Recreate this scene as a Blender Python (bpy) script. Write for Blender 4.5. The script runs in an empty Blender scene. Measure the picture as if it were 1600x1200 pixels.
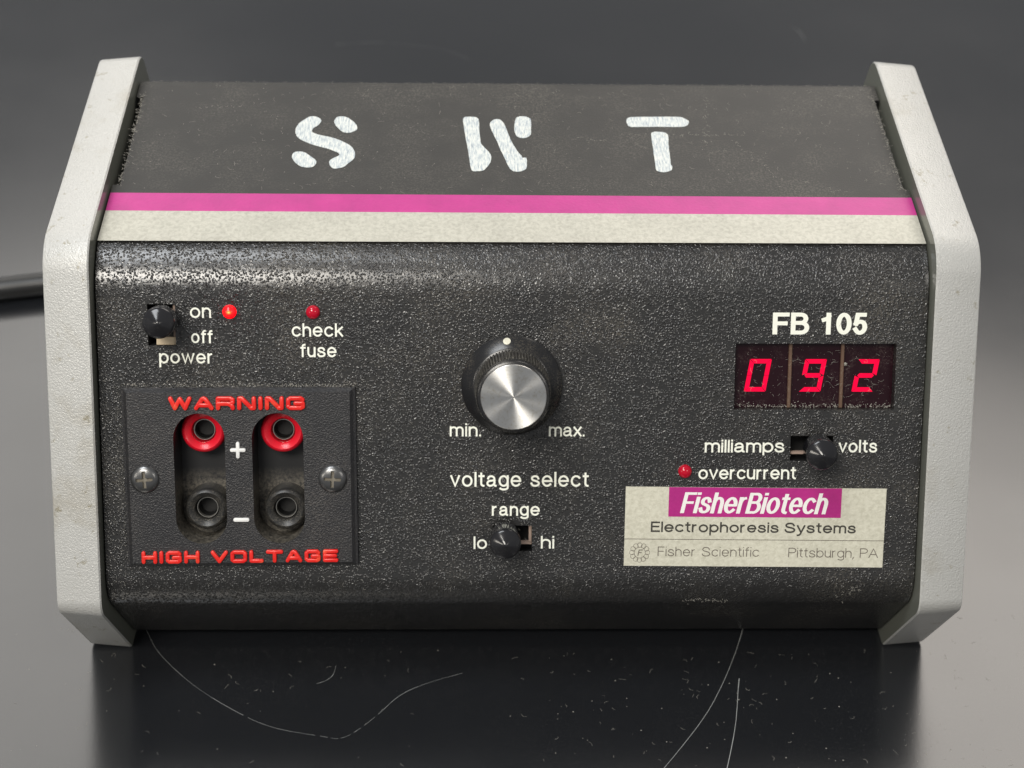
import bpy, math, random
from mathutils import Matrix, Vector
import numpy as np
rnd = random.Random(7)
S = bpy.context.scene
MM = 0.001

# ------------------------------------------------------------------ camera
cam_d = bpy.data.cameras.new('camera')
cam_d.sensor_width = 36.0
cam_d.lens = 2500 / 1600 * 36.0
cam_d.clip_start = 0.01
cam_d.clip_end = 20.0
cam_d.dof.use_dof = True
cam_d.dof.focus_distance = 0.400
cam_d.dof.aperture_fstop = 18.0
cam = bpy.data.objects.new('camera', cam_d)
S.collection.objects.link(cam)
R = [[0.999664, -0.019963, 0.016562], [-0.001664, 0.587819, 0.808991], [0.025885, 0.808746, -0.587588]]
rx, uy, fz = (Vector(r) for r in R)
cm = Matrix.Identity(4)
for i in range(3):
    cm[i][0], cm[i][1], cm[i][2] = rx[i], uy[i], -fz[i]
cam.matrix_world = Matrix.Translation(Vector((-10.894, -293.875, 318.686)) * MM) @ cm
S.camera = cam

# ------------------------------------------------------------------ world and lamps
W_ = bpy.data.worlds.new('World'); S.world = W_; W_.use_nodes = True
bg = W_.node_tree.nodes['Background']
bg.inputs[0].default_value = (0.95, 0.97, 1.0, 1)
bg.inputs[1].default_value = 0.27

def area(name, loc, target, sx, sy, radiance, col):
    d = bpy.data.lights.new(name, 'AREA'); d.shape = 'RECTANGLE'; d.size = sx; d.size_y = sy
    d.energy = radiance * sx * sy * math.pi; d.color = col
    o = bpy.data.objects.new(name, d); S.collection.objects.link(o)
    o.location = loc
    o.rotation_euler = (Vector(target) - Vector(loc)).to_track_quat('-Z', 'Y').to_euler()
    return o
#LIGHTS
area('ceiling_panel_light', (0.62, 1.14, 1.32), (0, 0.05, 0.0), 1.05, 0.92, 4.1, (1.0, 0.93, 0.85))
area('ceiling_panel_light', (-0.72, 1.28, 1.22), (0, 0.05, 0.0), 1.10, 0.88, 2.6, (1.0, 0.96, 0.90))
area('window_light', (-0.38, -0.82, 1.10), (0, 0.02, 0.06), 0.48, 0.38, 22.0, (1.0, 0.95, 0.87))
area('window_light', (-0.92, -0.80, 0.55), (0, 0.02, 0.06), 0.18, 0.20, 12.0, (1.0, 0.93, 0.82))
area('window_light', (0.72, -0.90, 0.80), (0, 0.02, 0.06), 0.18, 0.20, 12.0, (1.0, 0.95, 0.88))
area('overhead_light', (-0.45, -0.20, 1.42), (0, 0.05, 0.06), 0.44, 0.56, 11.0, (0.94, 0.97, 1.0))
#END
S.view_settings.view_transform = 'Standard'
S.view_settings.look = 'None'
S.view_settings.exposure = 0.0
S.view_settings.gamma = 1.0
S.cycles.max_bounces = 8

# ------------------------------------------------------------------ materials
def mat(name, col, rough=0.5, metal=0.0, spec=0.5):
    m = bpy.data.materials.new(name); m.use_nodes = True
    p = m.node_tree.nodes['Principled BSDF']
    p.inputs['Base Color'].default_value = (*col, 1); p.inputs['Roughness'].default_value = rough
    p.inputs['Metallic'].default_value = metal; p.inputs['Specular IOR Level'].default_value = spec
    return m
def nd(m, t, **kw):
    n = m.node_tree.nodes.new(t)
    for k, v in kw.items():
        if k in n.inputs: n.inputs[k].default_value = v
        else: setattr(n, k, v)
    return n
def lk(m, a, b): m.node_tree.links.new(a, b)
def P(m): return m.node_tree.nodes['Principled BSDF']
def geo(m):
    for n in m.node_tree.nodes:
        if n.bl_idname == 'ShaderNodeTexCoord': return n.outputs['Object']
    return nd(m, 'ShaderNodeTexCoord').outputs['Object']
def noise(m, scale, detail=2.0, rough=0.5, dist=0.0):
    n = nd(m, 'ShaderNodeTexNoise', Scale=scale, Detail=detail, Roughness=rough, Distortion=dist)
    lk(m, geo(m), n.inputs['Vector']); return n.outputs['Fac']
def ramp(m, fac, stops):
    r = nd(m, 'ShaderNodeValToRGB')
    els = r.color_ramp.elements
    while len(els) < len(stops): els.new(0.5)
    for e, (p, c) in zip(els, stops):
        e.position = p; e.color = (*c, 1) if len(c) == 3 else c
    lk(m, fac, r.inputs[0]); return r.outputs[0]
def g(v): return (v, v, v)
def mixc(m, fac, a, b, mode='MIX'):
    n = nd(m, 'ShaderNodeMix', data_type='RGBA', blend_type=mode)
    for s, v in ((n.inputs[0], fac), (n.inputs[6], a), (n.inputs[7], b)):
        if hasattr(v, 'links'): lk(m, v, s)
        elif isinstance(v, (int, float)): s.default_value = v
        else: s.default_value = (*v, 1)
    return n.outputs[2]
def bump(m, h, dist, strength=1.0, prev=None):
    b = nd(m, 'ShaderNodeBump'); b.inputs['Distance'].default_value = dist; b.inputs['Strength'].default_value = strength
    lk(m, h, b.inputs['Height'])
    if prev: lk(m, prev, b.inputs['Normal'])
    lk(m, b.outputs[0], P(m).inputs['Normal']); return b.outputs[0]
def madd(m, a, b, op='ADD'):
    n = nd(m, 'ShaderNodeMath', operation=op)
    for s, v in ((n.inputs[0], a), (n.inputs[1], b)):
        if hasattr(v, 'links'): lk(m, v, s)
        else: s.default_value = v
    return n.outputs[0]
def dusty(m, base, dust, scale, lo, hi, fine=2200):
    """dust / wear speckle mixed over the base colour"""
    a = ramp(m, noise(m, scale, 4, 0.6), [(lo, g(0)), (hi, g(1))])
    b = ramp(m, noise(m, fine, 2, 0.6), [(0.45, g(0)), (0.70, g(1))])
    f = mixc(m, 1.0, a, b, 'MULTIPLY')
    c = mixc(m, f, base, dust); lk(m, c, P(m).inputs['Base Color']); return f

# wrinkle-finish black paint of the housing front
M_front = mat('black_wrinkle_paint', (0.026, 0.026, 0.026), 0.23, 0.0, 0.75)
vo = nd(M_front, 'ShaderNodeTexVoronoi', feature='SMOOTH_F1', Scale=1900.0, Smoothness=0.35, Randomness=1.0)
wv = nd(M_front, 'ShaderNodeVectorMath', operation='MULTIPLY_ADD'); nzv = nd(M_front, 'ShaderNodeTexNoise', Scale=900.0, Detail=1.0)
lk(M_front, geo(M_front), nzv.inputs['Vector']); lk(M_front, nzv.outputs['Color'], wv.inputs[0]); wv.inputs[1].default_value = (.0007, .0007, .0007); lk(M_front, geo(M_front), wv.inputs[2])
lk(M_front, wv.outputs[0], vo.inputs['Vector'])
pim = ramp(M_front, vo.outputs['Distance'], [(0.05, g(1)), (0.55, g(0))])
msk = ramp(M_front, noise(M_front, 700, 2.0, 0.6), [(0.38, g(0.15)), (0.62, g(1))])
h1 = mixc(M_front, 1.0, pim, msk, 'MULTIPLY')
bump(M_front, h1, 0.00024, 1.0)
dusty(M_front, (0.022, 0.0215, 0.021), (0.14, 0.125, 0.10), 40, 0.48, 0.85)
# smoother sheet top with hazy dust
M_top = mat('black_satin_paint', (0.03, 0.03, 0.029), 0.5, 0.0, 0.4)
bump(M_top, noise(M_top, 2600, 2), 0.00006, 0.8)
dusty(M_top, (0.026, 0.0255, 0.024), (0.14, 0.13, 0.11), 60, 0.40, 0.9, 2000)
M_dark = mat('shade_black_interior', (0.006, 0.006, 0.006), 0.6)  # near-black colour puts the shade of deep holes into slot floors and bores
# silver painted end panels
M_silver = mat('silver_grain_paint', (0.60, 0.60, 0.56), 0.36, 0.2)
nn = noise(M_silver, 2300, 2.5, 0.55, 0.4)
bump(M_silver, nn, 0.00018, 1.0)
cS = ramp(M_silver, noise(M_silver, 28, 5, 0.65), [(0.30, (0.40, 0.38, 0.33)), (0.44, (0.50, 0.498, 0.475)), (0.75, (0.525, 0.523, 0.505))])
cS2 = ramp(M_silver, noise(M_silver, 260, 4, 0.7), [(0.62, g(1.0)), (0.70, (0.66, 0.62, 0.52))])
lk(M_silver, mixc(M_silver, 1.0, cS, cS2, 'MULTIPLY'), P(M_silver).inputs['Base Color'])
M_inner = mat('grey_green_plastic', (0.16, 0.165, 0.14), 0.22)
bump(M_inner, noise(M_inner, 500, 3), 0.00003, 0.5)
# stripes and foil
M_pink = mat('magenta_print', (0.60, 0.035, 0.27), 0.42)
bump(M_pink, noise(M_pink, 1300, 3), 0.00008, 0.7)
lk(M_pink, ramp(M_pink, noise(M_pink, 90, 5, 0.7), [(0.3, (0.38, 0.016, 0.185)), (0.6, (0.46, 0.020, 0.215)), (0.8, (0.49, 0.04, 0.24))]), P(M_pink).inputs['Base Color'])
def cream(name, dark, light, rough):
    m = mat(name, light, rough, 0.15)
    bump(m, noise(m, 1100, 3, 0.6, 0.4), 0.00012, 0.8)
    a = ramp(m, noise(m, 900, 3, 0.65, 0.6), [(0.33, dark), (0.60, light)])
    b = ramp(m, noise(m, 45, 5, 0.7), [(0.28, g(0.86)), (0.55, g(1.0))])
    lk(m, mixc(m, 1.0, a, b, 'MULTIPLY'), P(m).inputs['Base Color']); return m
M_stripe = cream('silver_foil_stripe', (0.38, 0.372, 0.32), (0.49, 0.482, 0.42), 0.45)
M_label = cream('silver_foil_label', (0.58, 0.56, 0.45), (0.70, 0.68, 0.56), 0.5)
M_white = mat('cream_print', (0.90, 0.91, 0.80), 0.5)
bump(M_white, noise(M_white, 1150, 2), 0.00010, 0.5)
M_paint = mat('white_marker_paint', (0.80, 0.82, 0.78), 0.45)
nodew = nd(M_paint, 'ShaderNodeMapping'); nodew.inputs['Scale'].default_value = (2400, 380, 600)
lk(M_paint, geo(M_paint), nodew.inputs[0]); nz = nd(M_paint, 'ShaderNodeTexNoise', Scale=1.0, Detail=4.0, Roughness=0.7)
lk(M_paint, nodew.outputs[0], nz.inputs['Vector'])
lk(M_paint, ramp(M_paint, nz.outputs['Fac'], [(0.30, (0.20, 0.25, 0.30)), (0.45, (0.46, 0.51, 0.53)), (0.60, (0.66, 0.68, 0.64))]), P(M_paint).inputs['Base Color'])
bump(M_paint, nz.outputs['Fac'], 0.0001, 0.6)
M_ink = mat('grey_ink', (0.045, 0.042, 0.034), 0.5)
M_ink2 = mat('brown_ink', (0.13, 0.11, 0.09), 0.5)
M_lab_white = mat('white_print', (0.85, 0.84, 0.80), 0.45)
# moulded plastics
M_plate = mat('black_moulded_plastic', (0.022, 0.022, 0.024), 0.36)
bump(M_plate, noise(M_plate, 2600, 2.0), 0.00018, 1.0)
dusty(M_plate, (0.020, 0.020, 0.022), (0.10, 0.09, 0.08), 70, 0.40, 0.85, 2800)
M_gloss = mat('black_gloss_plastic', (0.018, 0.018, 0.02), 0.14)
dusty(M_gloss, (0.015, 0.015, 0.017), (0.08, 0.078, 0.07), 200, 0.52, 0.9, 3000)
M_knob = mat('black_knob_plastic', (0.014, 0.014, 0.015), 0.24)
dusty(M_knob, (0.014, 0.014, 0.015), (0.13, 0.115, 0.09), 130, 0.46, 0.8, 2600)
M_knurl = mat('dusty_knurled_plastic', (0.04, 0.04, 0.04), 0.35)
dusty(M_knurl, (0.035, 0.034, 0.032), (0.26, 0.24, 0.20), 400, 0.30, 0.7, 1400)
M_jackb = mat('black_dusty_jack', (0.03, 0.03, 0.03), 0.38)
dusty(M_jackb, (0.022, 0.022, 0.022), (0.20, 0.18, 0.145), 300, 0.35, 0.7, 3200)
M_jackr = mat('red_jack_plastic', (0.75, 0.012, 0.022), 0.24)
dusty(M_jackr, (0.75, 0.012, 0.03), (0.30, 0.10, 0.08), 240, 0.6, 0.9, 2600)
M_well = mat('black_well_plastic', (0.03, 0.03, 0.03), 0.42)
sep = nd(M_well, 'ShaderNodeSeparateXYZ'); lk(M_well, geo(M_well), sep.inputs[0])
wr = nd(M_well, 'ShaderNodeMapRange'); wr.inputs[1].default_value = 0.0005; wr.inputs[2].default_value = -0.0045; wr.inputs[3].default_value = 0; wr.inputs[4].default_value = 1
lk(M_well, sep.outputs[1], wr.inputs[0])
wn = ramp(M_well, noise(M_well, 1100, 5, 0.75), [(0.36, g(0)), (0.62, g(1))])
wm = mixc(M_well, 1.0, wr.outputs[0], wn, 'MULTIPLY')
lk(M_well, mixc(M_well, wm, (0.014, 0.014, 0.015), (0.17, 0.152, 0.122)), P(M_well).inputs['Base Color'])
M_screw = mat('blackened_steel', (0.16, 0.16, 0.16), 0.28, 0.85)
bump(M_screw, noise(M_screw, 900, 3), 0.00005, 0.4)
M_recess = mat('dusty_recess', (0.20, 0.18, 0.145), 0.7)
M_metal = mat('nickel_sleeve', (0.55, 0.53, 0.48), 0.3, 0.9)
M_red_raised = mat('red_filled_lettering', (0.75, 0.030, 0.018), 0.25)
lk(M_red_raised, ramp(M_red_raised, noise(M_red_raised, 260, 3, 0.6), [(0.35, (0.70, 0.014, 0.012)), (0.60, (0.78, 0.030, 0.020)), (0.8, (0.82, 0.13, 0.05))]), P(M_red_raised).inputs['Base Color'])
M_white_raised = mat('white_filled_lettering', (0.80, 0.80, 0.78), 0.4)
M_tan = mat('tan_bracket', (0.34, 0.25, 0.20), 0.5)
M_cream = mat('cream_switch_body', (0.62, 0.50, 0.34), 0.5)
M_led_off = mat('red_lens_faint_glow', (0.42, 0.004, 0.020), 0.10)
P(M_led_off).inputs['Emission Color'].default_value = (0.6, 0.0, 0.02, 1); P(M_led_off).inputs['Emission Strength'].default_value = 0.10  # lamp is off; a faint glow is added to brighten its lens
# the lit lamp: a hot die in the middle of a red glowing lens
M_led_on = mat('lit_red_lens', (0.5, 0.01, 0.01), 0.15)
sp = nd(M_led_on, 'ShaderNodeVectorMath', operation='LENGTH')
mp = nd(M_led_on, 'ShaderNodeMapping'); mp.inputs['Scale'].default_value = (1, 1.35, 0); mp.inputs['Location'].default_value = (0, 0.0, 0)
lk(M_led_on, geo(M_led_on), mp.inputs[0]); lk(M_led_on, mp.outputs[0], sp.inputs[0])
mr = nd(M_led_on, 'ShaderNodeMapRange'); mr.inputs[1].default_value = 0.0; mr.inputs[2].default_value = 0.0016
lk(M_led_on, sp.outputs['Value'], mr.inputs[0])
lk(M_led_on, ramp(M_led_on, mr.outputs[0], [(0.0, (1.0, 0.36, 0.08)), (0.30, (1.0, 0.05, 0.01)), (0.52, (1.0, 0.004, 0.004)), (1.0, (0.5, 0.0, 0.003))]), P(M_led_on).inputs['Emission Color'])
P(M_led_on).inputs['Emission Strength'].default_value = 3.0
M_seg = mat('lit_red_segment', (0.1, 0.0, 0.005), 0.5)
P(M_seg).inputs['Emission Color'].default_value = (1.0, 0.0, 0.05, 1); P(M_seg).inputs['Emission Strength'].default_value = 1.0; P(M_seg).inputs['Specular IOR Level'].default_value = 0.1
M_disp = mat('dark_red_display', (0.020, 0.008, 0.012), 0.22, 0.0, 0.3)
dusty(M_disp, (0.016, 0.004, 0.007), (0.09, 0.065, 0.06), 240, 0.48, 0.8, 2400)
M_div = mat('brown_divider', (0.13, 0.075, 0.045), 0.4)
dusty(M_div, (0.12, 0.07, 0.045), (0.25, 0.2, 0.15), 240, 0.4, 0.7)
# spun aluminium knob cap
M_cap = mat('spun_aluminium', (0.80, 0.79, 0.76), 0.30, 1.0)
P(M_cap).inputs['Anisotropic'].default_value = 0.92; P(M_cap).inputs['Anisotropic Rotation'].default_value = 0.25
tg = nd(M_cap, 'ShaderNodeTangent', direction_type='RADIAL', axis='Z'); lk(M_cap, tg.outputs[0], P(M_cap).inputs['Tangent'])
dusty(M_cap, (0.78, 0.77, 0.74), (0.55, 0.50, 0.40), 500, 0.40, 0.75, 1500)
M_cable = mat('black_cable_rubber', (0.018, 0.018, 0.018), 0.35)
# table
M_table = mat('black_bench_top', (0.012, 0.013, 0.015), 0.2, 0.0, 1.0)
tn = noise(M_table, 7, 5, 0.6)
lk(M_table, ramp(M_table, tn, [(0.3, g(0.19)), (0.7, g(0.26))]), P(M_table).inputs['Roughness'])
t2 = ramp(M_table, noise(M_table, 1500, 2, 0.6), [(0.60, g(0)), (0.80, g(1))])
t3 = ramp(M_table, noise(M_table, 16, 4, 0.65), [(0.40, g(0.0)), (0.75, g(0.6))])
lk(M_table, mixc(M_table, mixc(M_table, 1.0, t2, t3, 'MULTIPLY'), (0.011, 0.012, 0.014), (0.09, 0.09, 0.09)), P(M_table).inputs['Base Color'])
bump(M_table, noise(M_table, 900, 2), 0.00002, 0.35)
M_lint = mat('pale_lint', (0.30, 0.285, 0.25), 0.8)
M_scratch = mat('bright_scratch', (0.42, 0.43, 0.42), 0.5)

# ------------------------------------------------------------------ object helpers (all sizes in millimetres)
WM = {}
def obj(name, verts, faces, m, M=None, parent=None, smooth=None, mi=None):
    me = bpy.data.meshes.new(name)
    me.from_pydata([tuple(c * MM for c in v) for v in verts], [], faces)
    for x in (m if isinstance(m, (list, tuple)) else [m]): me.materials.append(x)
    if mi is not None:
        for p, k in zip(me.polygons, mi): p.material_index = k
    me.update()
    if smooth is not None:
        me.polygons.foreach_set('use_smooth', [True] * len(me.polygons))
        me.set_sharp_from_angle(angle=math.radians(smooth))
    return link(name, me, M, parent)
def link(name, me, M=None, parent=None):
    o = bpy.data.objects.new(name, me); S.collection.objects.link(o)
    M = M or Matrix.Identity(4); WM[o.name] = M
    if parent:
        o.parent = parent; o.matrix_local = WM[parent.name].inverted() @ M
    else: o.matrix_world = M
    return o
def tag(o, **kw):
    for k, v in kw.items(): o[k] = v
def T(x, y, z): return Matrix.Translation((x * MM, y * MM, z * MM))
def frame(O, e, n):
    m = Matrix.Identity(4)
    for i, c in enumerate(((1, 0, 0), (0, *e), (0, *n))):
        for r in range(3): m[r][i] = c[r]
    m.translation = Vector((0, O[0] * MM, O[1] * MM)); return m
FR = frame((4.04, 31.47), (0.4403, 0.8978), (-0.8978, 0.4403))     # front face: x, up the face, out
TP = frame((41.48, 112.38), (0.9915, 0.1298), (-0.1298, 0.9915))   # top face

class MB:
    def __init__(s): s.v = []; s.f = []; s.m = []
    def add(s, v, f, m=0):
        b = len(s.v); s.v += v; s.f += [tuple(i + b for i in q) for q in f]; s.m += [m] * len(f)
    def box(s, x0, x1, y0, y1, z0, z1, m=0, bev=0):
        b = bev
        rings = [(x0, x1, y0, y1, z0)] + ([(x0, x1, y0, y1, z1 - b), (x0 + b, x1 - b, y0 + b, y1 - b, z1)] if b else [(x0, x1, y0, y1, z1)])
        v = []
        for a0, a1, c0, c1, z in rings: v += [(a0, c0, z), (a1, c0, z), (a1, c1, z), (a0, c1, z)]
        f = [(3, 2, 1, 0)]
        for r in range(len(rings) - 1):
            for i in range(4):
                j = (i + 1) % 4; f.append((r * 4 + i, r * 4 + j, r * 4 + 4 + j, r * 4 + 4 + i))
        k = (len(rings) - 1) * 4; f.append((k, k + 1, k + 2, k + 3)); s.add(v, f, m)
    def lathe(s, prof, n=48, cx=0, cy=0, m=0, rf=None, cap0=False, cap1=True, ms=None):
        v = []
        for k, (r, z) in enumerate(prof):
            for i in range(n):
                a = 2 * math.pi * i / n; q = r * (rf(k, i) if rf else 1)
                v.append((cx + q * math.cos(a), cy + q * math.sin(a), z))
        b = len(s.v); s.v += v
        for k in range(len(prof) - 1):
            for i in range(n):
                j = (i + 1) % n
                s.f.append((b + k * n + i, b + k * n + j, b + k * n + n + j, b + k * n + n + i)); s.m.append(ms[k] if ms else m)
        if cap0: s.f.append(tuple(b + i for i in reversed(range(n)))); s.m.append(m)
        if cap1: s.f.append(tuple(b + (len(prof) - 1) * n + i for i in range(n))); s.m.append(ms[-1] if ms else m)
    def obj(s, name, mats, M=None, parent=None, smooth=None): return obj(name, s.v, s.f, mats, M, parent, smooth, s.m)

def rpoly(pts, radii, inset=0.0, seg=10):
    """convex polygon, counter-clockwise, moved in by inset, corners rounded"""
    n = len(pts); ins = inset if isinstance(inset, (list, tuple)) else [inset] * n; L = []
    for i in range(n):
        a = Vector(pts[i]); b = Vector(pts[(i + 1) % n]); d = (b - a).normalized(); nn = Vector((-d.y, d.x))
        L.append((a + nn * ins[i], d))
    C = []
    for i in range(n):
        (p, d), (q, e) = L[i - 1], L[i]
        t = ((q - p).x * e.y - (q - p).y * e.x) / (d.x * e.y - d.y * e.x); C.append(p + d * t)
    out = []
    for i in range(n):
        d0, d1 = L[i - 1][1], L[i][1]; r = radii[i]; th = math.acos(max(-1, min(1, d0.dot(d1))))
        t = r * math.tan(th / 2); a = C[i] - d0 * t; nn = Vector((-d0.y, d0.x)); c = a + nn * r
        a0 = math.atan2(-nn.y, -nn.x)
        k = max(1, seg if isinstance(seg, int) else seg[i])
        for j in range(k + 1):
            an = a0 + th * j / k; out.append((c.x + r * math.cos(an), c.y + r * math.sin(an)))
    return out
def boolean(o, cutters, op='DIFFERENCE'):
    for c in cutters:
        md = o.modifiers.new('b', 'BOOLEAN'); md.operation = op; md.object = c; md.solver = 'EXACT'
    bpy.context.view_layer.update()
    dg = bpy.context.evaluated_depsgraph_get()
    me = bpy.data.meshes.new_from_object(o.evaluated_get(dg)); o.modifiers.clear(); old = o.data
    nm = old.name; o.data = me; bpy.data.meshes.remove(old); me.name = nm
    for c in cutters:
        d = c.data; bpy.data.objects.remove(c); bpy.data.meshes.remove(d)
def cr(pts, k=6, closed=False):
    n = len(pts); out = []
    for i in range(n if closed else n - 1):
        p = [pts[(i + j) % n] if closed else pts[max(0, min(n - 1, i + j))] for j in (-1, 0, 1, 2)]
        for s in range(k):
            t = s / k
            out.append(tuple(0.5 * (2 * p[1][c] + (p[2][c] - p[0][c]) * t + (2 * p[0][c] - 5 * p[1][c] + 4 * p[2][c] - p[3][c]) * t * t + (3 * p[1][c] - p[0][c] - 3 * p[2][c] + p[3][c]) * t ** 3) for c in (0, 1)))
    if not closed: out.append(tuple(pts[-1]))
    return out

# ------------------------------------------------------------------ lettering: single-line skeletons given a pen width
def arc(cx, cy, rx, ry, a0, a1, k=14):
    return [(cx + rx * math.cos(math.radians(a0 + (a1 - a0) * i / k)), cy + ry * math.sin(math.radians(a0 + (a1 - a0) * i / k))) for i in range(k + 1)]
def sspl(w, s=1.0):
    q = [(.60, .76), (.52, .93), (.32, 1.0), (.11, .93), (.04, .76), (.13, .60), (.34, .52), (.56, .42), (.65, .25), (.56, .07), (.33, 0), (.10, .06), (.0, .24)]
    return cr([(x * w / .65, y * s) for x, y in q], 4)
G = {   # name: (width, strokes)
 'o': (.76, [arc(.38, .5, .38, .5, 0, 360, 28)]),
 'n': (.64, [[(0, 0), (0, 1)], [(0, .5)] + arc(.32, .62, .32, .38, 165, 0) + [(.64, 0)]]),
 'h': (.64, [[(0, 0), (0, 2)], [(0, .5)] + arc(.32, .62, .32, .38, 165, 0) + [(.64, 0)]]),
 'm': (1.10, [[(0, 0), (0, 1)], [(0, .5)] + arc(.275, .68, .275, .32, 165, 0) + [(.55, 0)], [(.55, .6)] + arc(.825, .68, .275, .32, 165, 0) + [(1.10, 0)]]),
 'u': (.64, [[(.64, 0), (.64, 1)], [(0, 1)] + arc(.32, .38, .32, .38, 180, 345) + [(.64, .5)]]),
 'r': (.38, [[(0, 0), (0, 1)], [(0, .5)] + arc(.34, .62, .34, .38, 165, 100)]),
 'c': (.70, [arc(.38, .5, .38, .5, 42, 318, 22)]),
 'e': (.76, [[(.06, .50), (.72, .50)], arc(.38, .5, .38, .5, 2, 318, 24)]),
 'a': (.72, [arc(.33, .70, .28, .30, 168, 5) + [(.61, .22)] + arc(.71, .16, .10, .16, 180, 275, 5),
             [(.61, .60), (.46, .55), (.28, .52)] + arc(.25, .26, .25, .26, 95, 268, 9) + [(.40, .04), (.55, .15), (.61, .32)]]),
 'g': (.72, [arc(.36, .5, .36, .5, 0, 360, 28), [(.72, 1), (.72, -.45)] + arc(.38, -.5, .34, .5, 0, -150, 10)]),
 'p': (.74, [arc(.37, .5, .37, .5, 0, 360, 28), [(0, 1), (0, -1)]]),
 'b': (.74, [arc(.37, .5, .37, .5, 0, 360, 28), [(0, 2), (0, 0)]]),
 'l': (.0, [[(0, 0), (0, 2)]]),
 'i': (.0, [[(0, 0), (0, 1)], [(0, 1.995), (0, 2)]]),
 't': (.36, [[(.16, 1.8), (.16, .25)] + arc(.36, .25, .20, .25, 180, 268, 6), [(0, 1), (.36, 1)]]),
 'f': (.36, [[(.14, 0), (.14, 1.55)] + arc(.36, 1.55, .22, .45, 180, 95, 6), [(0, 1), (.36, 1)]]),
 's': (.65, [sspl(.65)]),
 'v': (.68, [[(0, 1), (.34, 0), (.68, 1)]]), 'w': (1.08, [[(0, 1), (.27, 0), (.54, 1), (.81, 0), (1.08, 1)]]),
 'x': (.62, [[(0, 1), (.62, 0)], [(0, 0), (.62, 1)]]), 'k': (.60, [[(0, 0), (0, 2)], [(.58, 1), (0, .36)], [(.20, .58), (.60, 0)]]),
 'y': (.68, [[(0, 1), (.34, 0)], [(.68, 1), (.30, -.55), (.20, -.88), (.02, -.98)]]),
 '.': (.0, [[(0, 0), (0, .005)]]), ',': (.04, [[(.04, 0), (.04, .005)], [(.05, -.05), (-.02, -.55)]]),
 'E': (.72, [[(0, 0), (0, 2)], [(0, 2), (.72, 2)], [(0, 1.06), (.66, 1.06)], [(0, 0), (.74, 0)]]),
 'F': (.68, [[(0, 0), (0, 2)], [(0, 2), (.70, 2)], [(0, 1.02), (.60, 1.02)]]),
 'S': (.90, [sspl(.90, 2.0)]),
 'P': (.80, [[(0, 0), (0, 2)], [(0, 2), (.44, 2)] + arc(.46, 1.48, .36, .52, 90, -90, 12) + [(0, .96)]]),
 'A': (1.02, [[(0, 0), (.51, 2), (1.02, 0)], [(.2, .68), (.82, .68)]]),
 'B': (.86, [[(0, 0), (0, 2)], [(0, 2), (.46, 2)] + arc(.48, 1.54, .30, .46, 90, -90, 12) + [(0, 1.08)], [(.4, 1.08)] + arc(.50, .54, .36, .54, 90, -90, 12) + [(0, 0)]]),
 '1': (.42, [[(.42, 0), (.42, 2)], [(.42, 1.80), (.30, 1.55), (.02, 1.42)]]),
 '0': (.70, [arc(.35, 1.0, .35, 1.0, 0, 360, 28)]),
 '5': (.72, [[(.64, 2), (.16, 2), (.05, 1.0)], cr([(.06, 1.0), (.20, 1.16), (.40, 1.22), (.60, 1.10), (.70, .72), (.64, .28), (.42, .0), (.18, .06), (.02, .38)], 4)]),
}
def ribbon(pts, t, cap=True, ay=1.0):
    P_ = [Vector(p) for p in pts]; Q = [P_[0]]
    for p in P_[1:]:
        if (p - Q[-1]).length > 1e-5: Q.append(p)
    closed = (Q[0] - Q[-1]).length < 1e-4 and len(Q) > 3
    if closed: Q.pop()
    n = len(Q); v = []
    if n < 2: return [], []
    if cap and not closed:
        Q[0] = Q[0] + Vector((1, ay)) * (Q[0] - Q[1]).normalized() * t / 2; Q[-1] = Q[-1] + Vector((1, ay)) * (Q[-1] - Q[-2]).normalized() * t / 2
    for i in range(n):
        a = Q[i] - Q[i - 1] if (i or closed) else Q[1] - Q[0]; b = (Q[(i + 1) % n] - Q[i]) if (i < n - 1 or closed) else a
        a = a.normalized(); b = b.normalized(); m = (a + b)
        m = m.normalized() if m.length > 1e-6 else a
        k = 1 / max(0.55, m.dot(a)); nn = Vector((-m.y, m.x * ay)) * (t / 2 * k)
        v += [tuple(Q[i] + nn), tuple(Q[i] - nn)]
    f = []
    for i in range(n if closed else n - 1):
        j = (i + 1) % n; f.append((2 * i, 2 * i + 1, 2 * j + 1, 2 * j))
    return v, f
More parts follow.
